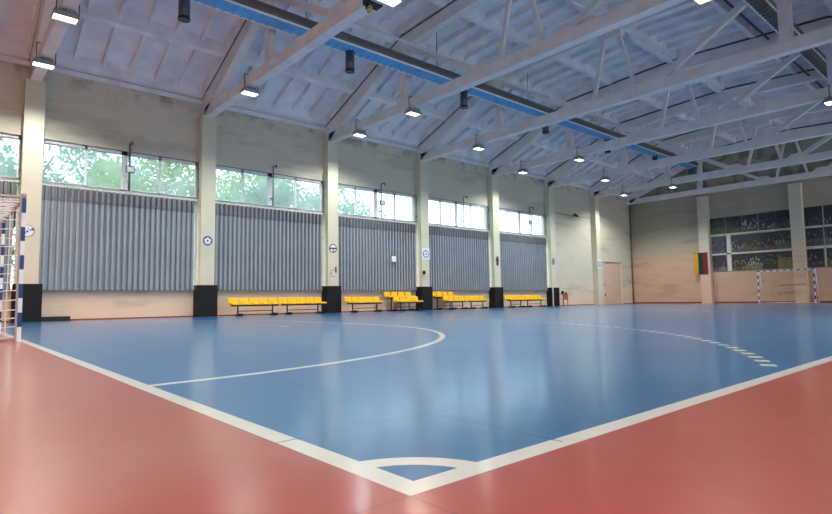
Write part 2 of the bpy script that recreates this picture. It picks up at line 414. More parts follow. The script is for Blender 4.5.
# ---------------------------------------------------------------- roof
TR = [XB]+XT
b = MB(); b.use('roof'); 
for (a, za), (c, zb) in zip(PROF, PROF[1:]):
    b.prismx([(a, za+.36), (c, zb+.36), (c, zb+.48), (a, za+.48)], X0-.4, X1+.4)
def seg(ya, yb, d0, d1, x0, x1):
    ys = [ya]+[y for y, _ in PROF if min(ya, yb) < y < max(ya, yb)]+[yb]
    for p, q in zip(ys, ys[1:]): b.prismx([(p, zr(p)+d0), (q, zr(q)+d0), (q, zr(q)+d1), (p, zr(p)+d1)], x0, x1)
PUR = [19.3, 17.2, 14.42, 11.75, 8.75, 5.75, 3.08, .3, -1.85]
edges = [X0]+TR+[X1]
for k in range(len(TR)-1):
    xa, xb = TR[k]+.2, TR[k+1]-.2
    b.use('rib')
    for y in PUR: seg(y+.09, y-.09, -.04, .38, xa, xb)
    for x in (xa, xb): seg(19.4, -2.0, .02, .38, x-.05, x+.05)
    n = 6
    for j in range(1, n):
        x = xa+(xb-xa)*j/n
        seg(19.4, -2.0, .15, .38, x-.045, x+.045)
b.use('dark')
for x in TR: seg(19.4, -2.0, .32, .365, x-.16, x+.16)
structure(b.build('ceiling'), 'ribbed concrete roof panels')

# ---------------------------------------------------------------- trusses
def truss(x, label):
    t = empty('roof_truss', (x, YC, 7.42))
    P = lambda y, z: (0, y-YC, z-7.42)
    w = .15
    b = MB(); b.prismx([(19.12-YC, 0), (-1.62-YC, 0), (-1.62-YC, .37), (19.12-YC, .37)], -w, w); b.build('bottom_chord', 'conc', t)
    b = MB()
    up = [(19.38, zr(19.38)), (14.1, 10.32), (8.75, 10.62), (3.4, 10.32), (-1.88, zr(-1.88))]
    lo = [(19.38, 7.42), (19.05, 7.48), (18.6, 7.78), (14.1, 9.86), (8.75, 10.1), (3.4, 9.86), (-1.1, 7.78), (-1.55, 7.48), (-1.88, 7.42)]
    half = lambda f: [(y-YC, z-7.42) for y, z in f]
    # built in spans so each piece is convex
    def up_z(y): 
        return zr(y)
    for (ya, za), (yb, zb) in zip(lo, lo[1:]):
        b.prismx(half([(ya, za), (yb, zb), (yb, up_z(yb)-.055), (ya, up_z(ya)-.055)]), -w, w)
    b.build('top_chord', 'conc', t)
    b = MB()
    for (ya, za), (yb, zb) in zip(PROF, PROF[1:]):
        ya, yb = min(ya, 19.38), max(yb, -1.88)
        b.prismx(half([(ya, zr(ya)-.055), (yb, zr(yb)-.055), (yb, zr(yb)+.015), (ya, zr(ya)+.015)]), -.11, .11)
    b.build('gap_shade_strip', 'dark' if x > 15 else 'shade_strip', t)  # dark bar painting in the shadow gap between chord and roof panels
    for y in (14.12, 3.38):
        b = MB(); b.bar(P(y, 7.75), P(y, 9.95), .22, .32)
        b.quadsolid([P(y-.34, 9.9), P(y+.34, 9.8), P(y+.16, 9.45), P(y-.16, 9.45)], [(.1, p[1], p[2]) for p in (P(y-.34, 9.9), P(y+.34, 9.8), P(y+.16, 9.45), P(y-.16, 9.45))])
        b.build('post', 'conc', t)
    for s in (1, -1):
        yy = lambda y: YC+s*(y-YC)
        b = MB(); b.bar(P(yy(9.0), 10.1), P(yy(9.56), 7.75), .12, .13); b.build('web_brace', 'conc', t)
        b = MB(); b.bar(P(yy(13.95), 9.85), P(yy(10.4), 7.78), .16, .2); b.build('web_brace', 'conc', t)
    b = MB(); b.prismx([(-.42, 2.45), (.42, 2.45), (.42, 2.75), (-.42, 2.75)], -.16, .16)
    b.build('gusset_plate', 'conc', t)
    for q in (1, -1):
        b = MB(); b.prismx([(q*1.1, .36), (q*2.0, .36), (q*1.7, .56), (q*1.3, .56)], -.14, .14); b.build('gusset_plate', 'conc', t)
    return tag(t, label, 'roof truss', 'concrete roof trusses across the hall')
TL = ['pale concrete roof truss nearest the camera, at the upper left corner above the nearest pillar',
      'second roof truss from the camera, on the pillar with the round football emblem',
      'third roof truss from the camera, resting on the pillar with the maroon emblem',
      'fourth roof truss from the camera, standing on the fourth pillar of the window wall',
      'fifth roof truss from the camera, standing on the fifth pillar of the window wall',
      'sixth roof truss from the camera, over the pillar with the split black pad',
      'seventh roof truss from the camera, over the pillar beside the far door',
      'farthest roof truss, lying against the end wall above the photo displays']
for x, lb in zip(XT, TL): truss(x, lb)
truss(XB, 'roof truss behind the camera, outside the photo')

# ---------------------------------------------------------------- windows, shutters, outside
def window(i, xa, xb, yw, z0, z1, number, panes=4, guard=True, inward=-1, label=None):
    w = empty('window_%d' % number, ((xa+xb)/2, yw, z0)); structure(w, label)
    L, H = xb-xa, z1-z0
    b = MB(); f = .055
    b.box(-L/2, L/2, 0, .05, 0, .07); b.box(-L/2, L/2, 0, .05, H-.13, H)
    b.box(-L/2, -L/2+f, 0, .05, 0, H); b.box(L/2-.07, L/2, 0, .05, 0, H) if guard else b.box(L/2-f, L/2, 0, .05, 0, H)
    xs = [-L/2+f+(L-f-.15)*k/panes for k in range(1, panes)]
    for k, x in enumerate(xs):
        q = .09 if k == 1 else .04
        b.box(x-q, x+q, 0, .04, 0, H)
    b.build('window_frame', 'frame', w)
    b = MB(); b.face([(-L/2+.02, .02, .03), (L/2-.02, .02, .03), (L/2-.02, .02, H-.03), (-L/2+.02, .02, H-.03)]); b.build('pane', 'glass', w)
    if guard:
        b = MB(); r = .014; y = -.13
        for q in ((-L/2+.02, .02), (-L/2+.02, H-.02)): b.tube((q[0], y, q[1]), (L/2-.01, y, q[1]), r, 6)
        for x in (-L/2+.02, L/2-.01): b.tube((x, y, .02), (x, y, H-.02), r, 6)
        for z in (.3, H-.25): b.box(L/2-.03, L/2+.02, y-.03, y+.03, z-.05, z+.05)
        b.build('guard_frame', 'guard', w)
        b = MB(); b.box(-L/2, L/2, -.10, .12, -.09, 0); b.build('window_sill', 'sill', w)
    return w
def portal(x, y, z, w, h, rx):
    ld = bpy.data.lights.new('daylight_portal', 'AREA'); ld.shape = 'RECTANGLE'; ld.size = w; ld.size_y = h; ld.cycles.is_portal = True
    o = bpy.data.objects.new('daylight_portal', ld); C.objects.link(o); o.location = (x, y, z); o.rotation_euler = (R(rx), 0, 0)
WN = ['window strip at the left edge, behind the near goal', 'four-pane window strip with the green trees, between the first and second pillars', 'window strip between the second and third pillars',
      'window strip between the third and fourth pillars', 'window strip between the fourth and fifth pillars', 'farthest window strip, between the fifth and sixth pillars']
SL = ['grey corrugated metal shutter behind the net of the near goal', 'widest grey corrugated shutter, under the green-tree window between the first two pillars',
      'grey corrugated shutter behind the longest pair of yellow benches', 'grey corrugated shutter with a small white box on it', 'grey corrugated shutter between the fourth and fifth pillars', 'farthest grey corrugated shutter, left of the split black pad']
for i in range(6):
    xa, xb = PX[i]+.27, PX[i+1]-.27
    window(i, xa, xb, Y1+.06, ZM, ZT, i+1, label=WN[i])
    portal((xa+xb)/2, Y1+TH+.02, (ZM+ZT)/2, xb-xa, ZT-ZM, -90)
    # lower glazing behind the shutter
    b = MB(); b.box(xa, xb, Y1+.12, Y1+.2, ZM-.12, ZM); b.box(xa, xb, Y1+.12, Y1+.2, ZS, ZS+.06)
    for k in range(5):
        x = xa+.02+(xb-xa-.06)*k/4; b.box(x, x+.04, Y1+.12, Y1+.2, ZS, ZM)
    o = b.build('trim_%d' % (i+2), 'frame'); structure(o, 'lower window bars behind the corrugated shutter')
    # corrugated shutter
    s = empty('corrugated_shutter', ((xa+xb)/2, Y1-.075, .97))
    x_a, x_b = -(xb-xa)/2+.03, (xb-xa)/2-.12
    n = 27; p = (x_b-x_a)/n; H = ZM-.1-.97
    b = MB(); prof = []
    for k in range(n):
        x = x_a+k*p; prof += [(x, .045), (x+.30*p, .045), (x+.46*p, -.06), (x+.84*p, -.06)]
    prof.append((x_b, .0))
    front = [(x, y, 0) for x, y in prof]; 
    lo = [b.bm.verts.new((x, y, 0)) for x, y in prof]; hi = [b.bm.verts.new((x, y, H)) for x, y in prof]
    lo2 = [b.bm.verts.new((x, y+.006, 0)) for x, y in prof]; hi2 = [b.bm.verts.new((x, y+.006, H)) for x, y in prof]
    for k in range(len(prof)-1):
        b.bm.faces.new((lo[k], lo[k+1], hi[k+1], hi[k])); b.bm.faces.new((lo2[k], hi2[k], hi2[k+1], lo2[k+1]))
        b.bm.faces.new((lo[k], lo2[k], lo2[k+1], lo[k+1])); b.bm.faces.new((hi[k], hi[k+1], hi2[k+1], hi2[k]))
    b.build('corrugated_sheet', 'sheet', s)
    b = MB(); q = [(x, y-.012, H-.45) for x, y in prof]; 
    for (xa_, ya_, za_), (xb_, yb_, zb_) in zip(q, q[1:]):
        b.quadsolid([(xa_, ya_-.004, za_), (xb_, yb_-.004, zb_), (xb_, yb_, zb_), (xa_, ya_, za_)], [(xa_, ya_-.004, H), (xb_, yb_-.004, H), (xb_, yb_, H), (xa_, ya_, H)])
    b.build('upper_sheet', 'sheet_top', s)
    b = MB(); b.box(x_a, x_b, -.07, .07, -.03, .0); b.build('bottom_rail', 'guard', s)
    b = MB()
    for k in range(n):
        x = x_a+(k+.65)*p; b.tube((x, -.07, H-.40), (x, -.088, H-.40), .028, 8)
    b.build('bolt', 'guard', s)['kind'] = 'stuff'
    tag(s, SL[i], 'metal shutter', 'corrugated shutters under the windows')
# opener rods
OP = [(3.95, True), (9.27, False), (14.80, True), (20.36, False), (26.11, True)]
OL = ['thin steel opener rod with a small white box, on the window with green trees', 'hooked opener rod on the window between the second and third pillars', 'hooked opener rod with a white box, on the window between the third and fourth pillars',
      'hooked opener rod on the window between the fourth and fifth pillars', 'hooked opener rod with a white box, on the farthest window']
for i, (x, bx) in enumerate(OP):
    t = empty('window_opener', (x, Y1-.1, 4.36)); r = .022
    b = MB(); b.tube((0, 0, 0), (0, 0, 1.62), r*(1.6 if i == 0 else 1), 8); b.tube((0, 0, 1.62), (-.0, -.28, 1.62), r, 8); b.tube((0, -.28, 1.64), (0, -.28, 1.5), r*1.3, 8); b.box(-.03, .03, 0, .16, .3, .34); b.box(-.03, .03, 0, .16, 1.2, 1.24)
    b.build('rod', 'guard', t)
    if bx:
        b = MB(); b.box(-.13, .15, -.1, -.02, .6, .82); bo = b.build('box', 'guard', t)
        b = MB(); b.box(-.095, .115, -.108, -.1, .63, .79); b.build('cover', 'white', bo)
    tag(t, OL[i], 'window opener', 'opener rods on the window strips')
# far side windows, one tall window per bay (unseen, added to light the hall)
for i in range(7):
    xa, xb = PXR[i]+.27, PXR[i+1]-.27
    window(i, xa, xb, Y0-.16, .95, 5.72, 7+i, guard=False, label='tall window added to the unseen opposite wall to light the hall')
    portal((xa+xb)/2, Y0-TH-.02, 3.33, xb-xa, 4.77, 90)

# trees outside the windows
def tree(x, y, h, rad, key, label, nl=2600, cname='tree'):
    t = empty('tree', (x, y, -.35)); rng = random.Random(int(x*31+y*7))
    b = MB(); b.tube((0, 0, 0), (.1, 0, h*.45), .22, 10, .15)
    for k in range(7):
        a = k*2.4; b.tube((.1, 0, h*(.3+.03*k)), (math.cos(a)*rad*.7, math.sin(a)*rad*.7, h*(.55+.05*k)), .08, 7, .03)
    b.build('trunk', 'bark', t)
    b = MB(); cl = [(rng.gauss(0, .42)*rad, rng.gauss(0, .42)*rad, h*(.62+rng.gauss(0, .17)), rng.uniform(.25, .5)*rad) for _ in range(30)]
    for k in range(int(nl*1.5)):
        cx, cy, cz, cr = cl[rng.randrange(len(cl))]
        v = Vector((rng.gauss(0, 1), rng.gauss(0, 1), rng.gauss(0, 1))).normalized()*cr*rng.random()**.4
        c = Vector((cx, cy, cz))+v; s = rng.uniform(.07, .17)
        e1 = Vector((rng.uniform(-1, 1), rng.uniform(-1, 1), rng.uniform(-1, 1))).normalized(); e2 = e1.cross(Vector((rng.uniform(-1, 1), rng.uniform(-1, 1), .3))).normalized()
        b.face([c-e1*s, c-e2*s*.55, c+e1*s, c+e2*s*.55])
    b.build('foliage', key, t); tag(t, label, 'tree', 'trees outside the windows')
tree(-5.0, 26.5, 9, 2.6, 'leaf1', 'yellowish green tree outside the window at the left edge', 3000)
tree(1.0, 25.6, 8.5, 2.5, 'leaf2', 'pale green tree outside, seen in the left panes of the green-tree window', 3600)
tree(6.9, 26.4, 9, 2.6, 'leaf1', 'light green tree outside, seen in the right panes of the green-tree window', 4200)
tree(14.4, 29.5, 9.5, 3.0, 'leaf2', 'bluish green tree outside the window between the second and third pillars', 4800)
tree(21, 33, 10, 3.4, 'leaf2', 'tree outside the window between the third and fourth pillars', 3000)
tree(-2, 34.5, 12, 3.4, 'leaf3', 'yellow leaved tree farther back outside the near windows', 4200)
tree(6.8, 35.5, 13, 3.6, 'leaf2', 'tall pale tree farther back outside, behind the gap of the green trees', 4200)
tree(16.2, 40, 14, 4.2, 'leaf1', 'tall green tree farthest back outside', 4200)

# ---------------------------------------------------------------- pads, emblems, wall furniture
PADL = ['black protective pad on the nearest pillar, behind the near goal post', 'black pad on the pillar with the red and blue football emblem', 'black pad around the third pillar, between the yellow benches',
        'black pad around the fourth pillar', 'black pad around the fifth pillar']
for i, x in enumerate(XT[:5]):
    b = MB(); q = .1
    b.prismz([(x-.26-q, Y1-.01), (x-.26-q, YP-.08), (x-.26-q+.02, YP-.1), (x+.24+q, YP-.1), (x+.26+q, YP-.08), (x+.26+q, Y1-.01), (x+.262, Y1-.01), (x+.262, YP-.002), (x-.262, YP-.002), (x-.262, Y1-.01)], .01, 1.14)
    tag(b.build('wall_pad', 'pad'), PADL[i], 'protective pad', 'black pads on the pillars')
x = XT[5]
b = MB(); b.bevbox(x-.36, x-.262, YP-.02, Y1-.01, .01, 1.14, .015); tag(b.build('wall_pad', 'pad'), 'narrow black pad on the side of the sixth pillar, left of the white gap', 'protective pad', 'black pads on the pillars')
b = MB(); b.bevbox(x-.12, x+.36, YP-.1, YP-.002, .01, 1.14, .015); tag(b.build('wall_pad', 'pad'), 'black pad on the front of the sixth pillar, right of the white gap', 'protective pad', 'black pads on the pillars')

def disc(b, key, r, y, n=28, cx=0, cz=0, th=.006, sx=1):
    b.use(key); b.quadsolid([(cx+sx*r*math.cos(2*math.pi*k/n), y, cz+r*math.sin(2*math.pi*k/n)) for k in range(n)], [(cx+sx*r*math.cos(2*math.pi*k/n), y-th, cz+r*math.sin(2*math.pi*k/n)) for k in range(n)])
def emblem(i, label, kind, x, z):
    b = MB(); y = 0
    if kind == 'ball':
        disc(b, 'white', .2, y, th=.004); disc(b, 'greyblue', .185, y-.004, th=.004); disc(b, 'white', .122, y-.009, th=.003)
        b.use('maroon'); b.quadsolid([(q*math.cos(a), y-.009, q*math.sin(a)) for q, a in [(.135, .9), (.135, 1.25), (.135, 1.6), (.135, 1.95), (.135, 2.3), (.178, 2.3), (.178, 1.95), (.178, 1.6), (.178, 1.25), (.178, .9)]], [(q*math.cos(a), y-.012, q*math.sin(a)) for q, a in [(.135, .9), (.135, 1.25), (.135, 1.6), (.135, 1.95), (.135, 2.3), (.178, 2.3), (.178, 1.95), (.178, 1.6), (.178, 1.25), (.178, .9)]])
        disc(b, 'navy', .042, y-.013, 5, th=.003)
        for k in range(5):
            a = math.pi/2+math.pi/5+k*2*math.pi/5; disc(b, 'navy', .018, y-.013, 5, .106*math.cos(a), .106*math.sin(a), th=.003)
    elif kind == 'oval':
        disc(b, 'maroon', .18, y, sx=1.02); disc(b, 'white', .165, y-.006, sx=1.0)
        for k, (cx, cz, r) in enumerate([(-.07, .03, .03), (0, -.02, .035), (.07, .03, .025), (.02, .08, .02), (-.04, -.07, .02)]): disc(b, 'print_blue', r, y-.012, 8, cx, cz)
        disc(b, 'navy', .035, y-.012, 8, .13, .05)
    elif kind == 'band':
        disc(b, 'maroon', .19, y); disc(b, 'white', .15, y-.006); b.use('maroon'); b.box(-.2, .2, y-.018, y-.012, -.035, .03); b.box(-.02, .02, y-.018, y-.012, -.15, .0)
    elif kind == 'plaque':
        b.use('white'); b.box(-.25, .25, y-.008, y, -.27, .3); disc(b, 'print_blue', .19, y-.008); disc(b, 'white', .14, y-.014); disc(b, 'print_blue', .05, y-.02, 6)
    elif kind == 'dark':
        b.use('navy'); b.box(-.05, .09, y-.03, y, -.3, .2); disc(b, 'maroon', .12, y-.03)
    elif kind == 'double':
        b.use('navy'); disc(b, 'navy', .2, y, sx=.8); disc(b, 'white', .14, y-.006, sx=.8); b.use('print_blue'); b.box(-.1, .1, y-.018, y-.012, -.03, .03); b.box(-.03, .03, y-.018, y-.012, -.12, .12)
    else:
        b.use('white'); b.box(-.22, .22, y-.006, y, -.3, .3); disc(b, 'navy', .2, y-.006, sx=.85); disc(b, 'white', .13, y-.012, sx=.85)
    o = b.build('emblem'); o.location = (x, YP-.002, z); tag(o, label, 'emblem', 'club emblems on the pillars')
emblem(0, 'oval white sticker with blue marks on the nearest pillar', 'oval', 1.12, 2.74)
emblem(1, 'round football emblem in blue and red on the second pillar', 'ball', 6.55, 2.76)
emblem(2, 'round maroon emblem with a cross band on the third pillar', 'band', 11.94, 2.76)
emblem(3, 'white plaque with a blue ring on the fourth pillar', 'plaque', 17.32, 2.75)
emblem(4, 'small dark emblem on the fifth pillar', 'dark', 22.68, 2.65)
emblem(5, 'navy and white emblem on the sixth pillar', 'double', 28.02, 2.76)
emblem(6, 'white plaque with a navy ring on the seventh pillar, beside the far door', 'ring', 33.38, 2.78)
b = MB(); b.use('maroon')
for cx, cz, w, h in [(-.1, .0, .02, .2), (.14, .12, .08, .26), (-.02, .1, .1, .02), (-.05, -.16, .3, .02), (-.1, -.04, .12, .02)]: b.box(cx-w/2, cx+w/2, -.004, 0, cz-h/2, cz+h/2)
o = b.build('faded_marks'); o.location = (11.94, YP-.002, 1.72); tag(o, 'faded reddish marks on the third pillar below its emblem', 'wall marks')
t = empty('junction_box', (15.43, Y1-.147, 2.45)); b = MB(); b.bevbox(-.13, .13, -.1, .0, -.14, .12, .03); b.build('cover', 'white', t); tag(t, 'small white box on the corrugated shutter between the third and fourth pillars', 'box')
b = MB(); b.bevbox(17.08, 17.2, YP-.14, YP-.002, 1.74, 1.92, .03); tag(b.build('wall_hook', 'black'), 'small black holder on the side edge of the fourth pillar', 'holder')
# camera and cable in the blind bay
t = empty('security_camera', (30.94, Y1, 5.95)); b = MB(); b.tube((0, 0, 0), (0, -.16, .0), .03, 8); b.build('bracket', 'black', t)
b = MB(); b.tube((-.12, -.2, .04), (.14, -.26, -.06), .075, 12); b.build('body', 'black', t); tag(t, 'small dark security camera on the blank wall past the windows', 'security camera')
b = MB(); b.path([(28.35, Y1-.015, 6.02), (29.6, Y1-.015, 5.94), (30.9, Y1-.015, 5.9), (33.08, Y1-.015, 5.95)], .014, 6)
tag(b.build('cable', 'guard'), 'thin dark cable strung along the blank wall under the camera', 'cable')
b = MB(); b.tube((38.47, Y1-.07, 0), (38.47, Y1-.07, 7.3), .045, 10); tag(b.build('corner_shade_strip', 'shade_strip'), 'thin brownish strip for the shade in the far corner of the hall', 'pipe')  # brownish upright strip put where the corner is only shaded
# far door
d = empty('door_1', (35.8, Y1+.14, 0)); structure(d, 'wide plain peach door in the window wall near the far corner')
b = MB(); b.box(-1.2, -.005, -.05, -.0, .02, 2.98); b.box(.005, 1.2, -.05, -.0, .02, 2.98); b.build('door_leaf', 'door', d)
b = MB(); b.box(-1.25, -1.2, -.09, 0, 0, 3.02); b.box(1.2, 1.25, -.09, 0, 0, 3.02); b.box(-1.2, 1.2, -.09, 0, 2.98, 3.02); b.build('door_frame', 'wall', d)
b = MB(); b.box(-1.17, -1.09, -.12, -.05, .55, .75); b.box(-1.22, -1.16, -.13, -.05, 1.3, 1.45); b.build('latch', 'black', d)

# ---------------------------------------------------------------- ventilation ducts
def duct(y, zc, label, x_end, noz, r=.27):
    t = empty('air_duct', (X0+.3, y, zc)); L = x_end-X0-.3
    b = MB(); b.tube((0, 0, 0), (L, 0, 0), r, 32); b.build('duct_pipe', 'galv', t)
    b = MB(); b.tube((L-.22, 0, -.1), (L-.22, 0, -1.15), r*.95, 20); b.build('elbow', 'galv', t)
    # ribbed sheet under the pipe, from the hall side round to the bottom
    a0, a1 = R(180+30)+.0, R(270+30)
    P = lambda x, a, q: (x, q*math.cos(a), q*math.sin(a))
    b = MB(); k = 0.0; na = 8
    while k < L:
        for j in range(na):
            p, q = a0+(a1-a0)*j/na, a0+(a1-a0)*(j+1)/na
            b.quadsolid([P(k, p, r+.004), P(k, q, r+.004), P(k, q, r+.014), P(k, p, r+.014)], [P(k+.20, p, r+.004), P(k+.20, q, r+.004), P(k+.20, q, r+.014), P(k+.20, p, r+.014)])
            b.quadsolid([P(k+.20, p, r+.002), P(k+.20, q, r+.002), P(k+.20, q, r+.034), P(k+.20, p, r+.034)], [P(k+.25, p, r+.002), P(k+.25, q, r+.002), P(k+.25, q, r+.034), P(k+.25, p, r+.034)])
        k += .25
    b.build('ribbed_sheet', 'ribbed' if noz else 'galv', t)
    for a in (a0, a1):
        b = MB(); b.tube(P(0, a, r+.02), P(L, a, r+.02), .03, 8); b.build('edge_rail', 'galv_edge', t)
    for x in noz:
        xx = x-X0-.3
        b = MB(); b.tube((xx, 0, -r+.03), (xx, 0, -r-.66), .14, 16); b.use('black'); b.tube((xx, 0, -r-.655), (xx, 0, -r-.664), .115, 16); b.use('nozzle'); b.tube((xx, 0, -r-.6), (xx, 0, -r-.66), .152, 16, cap=False)
        b.build('nozzle', 'nozzle', t)
    for x in TR[1:]:
        xx = x-X0-.3+.6
        if xx > L: continue
        b = MB(); b.tube((xx, 0, r), (xx, 0, 10.3+ (zr(y)-10.3) - zc), .012, 6); b.build('hanger', 'steel', t)
    return tag(t, label, 'air duct', 'round ducts under the roof')
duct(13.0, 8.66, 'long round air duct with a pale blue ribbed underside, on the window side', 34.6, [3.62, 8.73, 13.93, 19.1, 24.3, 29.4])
duct(4.1, 9.42, 'round air duct under the roof at the upper right corner', 38.2, [], .25)
b = MB()
b.path([(X0+.2, 11.5, 8.48), (34, 11.5, 8.47)], .04, 8)
tag(b.build('conduit', 'pipe'), 'thin pale pipe running along the hall beside the long duct', 'pipe')
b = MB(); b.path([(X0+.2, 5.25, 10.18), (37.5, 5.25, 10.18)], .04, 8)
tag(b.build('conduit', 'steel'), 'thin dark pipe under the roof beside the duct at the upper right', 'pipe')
for i, (x, w) in enumerate([(13.0, 2), (19.0, 2), (24.2, 2), (29.6, 2)]):
    t = empty('strip_light', (x+1.9, 8.9, 10.385))
    for s in (-1, 1):
        b = MB(); b.box(s*1.02-.98, s*1.02+.98, -.07, .07, .07, .17); b.build('housing', 'white', t)
        b = MB(); b.tube((s*1.02-.94, .035, .045), (s*1.02+.94, .035, .045), .022, 8); b.tube((s*1.02-.94, -.035, .045), (s*1.02+.94, -.035, .045), .022, 8); b.build('tube', 'tube', t)
    tag(t, ['unlit strip light on the roof ridge between the third and fourth trusses', 'unlit pale strip light on the roof ridge between the fourth and fifth trusses', 'unlit strip light on the roof ridge between the fifth and sixth trusses', 'unlit strip light on the roof ridge between the sixth and seventh trusses'][i], 'strip light', 'unlit strip lights along the roof ridge')
# hook with pulley under the second truss
t = empty('pulley_hook', (6.56, 8.88, 7.42)); b = MB(); b.box(-.2, .2, -.12, .12, -.03, .4); b.box(-.19, -.13, -.03, .03, -.16, 0); b.box(-.25, -.1, -.18, -.05, .02, .5); b.build('clamp', 'black', t)
b = MB()
for k in range(14):
    a0, a1 = k*2*math.pi/14, (k+1)*2*math.pi/14
    b.tube((-.16, -.09+.075*math.cos(a0), -.2+.075*math.sin(a0)), (-.16, -.09+.075*math.cos(a1), -.2+.075*math.sin(a1)), .022, 6)
b.build('ring', 'brass', t); tag(t, 'black clamp with a small brass ring under the second truss, beside the brightest lamp', 'clamp')

# ---------------------------------------------------------------- lamps
def lamp(x, y, warm, label, power=1.0, seen=True):
    t = empty('flood_lamp', (x-.05, y, 7.22))
    b = MB(); b.bevbox(-.26, .26, -.17, .17, .02, .13, .04)
    for k in range(7): b.box(-.22+k*.07, -.2+k*.07, -.14, .14, .12, .17)
    b.box(-.27, -.25, -.17, .17, -.015, .05); b.box(.25, .27, -.17, .17, -.015, .05); b.box(-.25, .25, -.18, -.16, -.015, .05); b.box(-.25, .25, .16, .18, -.015, .05)
    b.build('housing', 'housing', t)
    b = MB(); b.box(-.235, .235, -.15, .15, .0, .02); b.build('lens', 'lens_warm' if warm else 'lens_cool', t)
    b = MB(); b.path([(-.18, 0, .08), (-.18, 0, .62), (.28, 0, .62), (.28, 0, .08)], .014, 6); b.build('bracket', 'steel', t)
    tag(t, label, 'flood lamp', 'flood lamps hanging from the trusses')
    ld = bpy.data.lights.new('lamp_light', 'SPOT'); ld.spot_size = R(150); ld.spot_blend = .6; ld.shadow_soft_size = .05
    ld.energy = 2.2*LAMP_W*power; ld.color = (1, .78, .60) if warm else (.93, 1, .97)
    lo = bpy.data.objects.new('lamp_light', ld); C.objects.link(lo); lo.parent = t; lo.location = (0, 0, -.06)
LM = [(0, 17.06, 0, 'cool white lamp at the top of the nearest pillar'), (0, 13.70, 1, 'warm lamp at the upper left corner, above the lamp of the nearest pillar'),
      (1, 15.45, 0, 'cool lamp under the second truss, in front of the wall of the second bay'), (1, 8.2, 0, 'brightest lamp, at the top edge of the photo beside the brass ring'),
      (2, 16.95, 0, 'lamp close to the wall above the third pillar'), (2, 13.62, 1, 'warm orange lamp under the third truss, below a truss post'), (2, 3.6, 1, 'warm reddish lamp at the top edge, upper right'),
      (3, 15.30, 0, 'lamp under the fourth truss, right of the fourth pillar'), (4, 17.03, 0, 'lamp close to the wall above the fifth pillar'), (4, 13.6, 0, 'lamp under the fifth truss, below a truss post'),
      (4, 3.5, 0, 'greenish white lamp at the right edge'), (5, 15.3, 0, 'lamp under the sixth truss'), (6, 17.0, 0, 'lamp close to the wall beside the far door'), (6, 13.78, 0, 'farthest lamp, under the seventh truss above the flag')]
for k, y, wm, lb in LM: lamp(XT[k], y, wm, lb)
for k, y in [(0, 8.3), (0, 3.5), (1, 1.8), (2, .4)]: lamp(XT[k], y, 0, 'added fill lamp out of view')  # extra lamps added out of view to supply light
for y in (15.3, 8.3, 1.5): lamp(XB, y, 1, 'added fill lamp behind the camera, out of view')  # more unseen lamps, added behind the camera as fill light

# ---------------------------------------------------------------- benches
def seat_mesh():
    b = MB(); w = .175
    # shell: seat pan with rolled front, curved backrest
    pts = [(-.22, .02), (-.235, .055), (-.20, .075), (.0, .055), (.13, .06), (.17, .10), (.20, .27), (.215, .29), (.24, .27), (.20, .07), (.17, .03), (.0, .02)]
    b.quadsolid([(-w, y, z) for y, z in pts], [(w, y, z) for y, z in pts])
    b.box(-w, -w+.02, -.19, .16, .05, .10); b.box(w-.02, w, -.19, .16, .05, .10)
    return b
seat_o = seat_mesh().build('seat', 'yellow'); bmod = seat_o.modifiers.new('bevel', 'BEVEL'); bmod.width = .008; bmod.segments = 2
seat_used = False
def bench(x, y, n, pitch, zs, label, first=False, feet=True):
    global seat_used
    t = empty('bench', (x, y, 0)); L = n*pitch
    for k in range(n):
        if not seat_used: s = seat_o; seat_used = True
        else: s = seat_o.copy(); C.objects.link(s)
        s.parent = t; s.location = (pitch*(k+.5), 0, zs)
    b = MB(); b.box(.05, L-.05, -.02, .03, zs-.03, zs+.02); b.box(.3, L-.3, -.015, .015, .16, .19)
    b.build('beam', 'black', t)
    for xx in (.3, L-.3):
        b = MB(); b.box(xx-.02, xx+.02, -.02, .02, .06, zs)
        b.tube((xx, -.26, .035), (xx, .2, .035), .03, 8); b.tube((xx, 0, .05), (xx, -.22, .05), .025, 8)
        b.tube((xx-.08, -.24, .05), (xx+.08, -.24, .05), .05, 10)
        b.build('leg', 'black', t)
    return tag(t, label, 'bench', 'rows of yellow seats along the window wall')
bench(7.2, 18.5, 5, .395, .38, 'row of five yellow seats, nearest of all the benches')
bench(9.2, 18.5, 5, .395, .38, 'row of five yellow seats reaching the third pillar pad')
bench(12.28, 18.5, 5, .378, .38, 'row of five yellow seats between the third pillar and the raised seats')
bench(14.9, 18.45, 4, .385, .38, 'front row of yellow seats, touching the fourth pillar pad')
bench(14.78, 18.98, 4, .42, .60, 'raised row of yellow seats behind the row at the fourth pillar')
bench(18.12, 18.5, 4, .375, .38, 'front row of yellow seats in the bay past the fourth pillar')
bench(19.64, 18.5, 4, .375, .38, 'row of yellow seats ending at the fifth pillar')
bench(17.72, 19.0, 4, .41, .60, 'raised row of yellow seats just right of the fourth pillar')
bench(22.95, 18.6, 4, .372, .39, 'row of yellow seats just right of the fifth pillar')
bench(24.46, 18.6, 5, .372, .39, 'farthest row of yellow seats, left of the split black pad')
# plywood bases beside the raised rows
for x, lb in ((14.45, 'pale plywood block under the raised seats left of the fourth pillar'), (17.87, 'pale plywood block under the raised seats right of the fourth pillar')):
    b = MB(); b.box(x, x+.06, 19.26, 19.34, .0, .55)
    tag(b.build('plywood_block', 'palewood'), lb, 'plywood block')
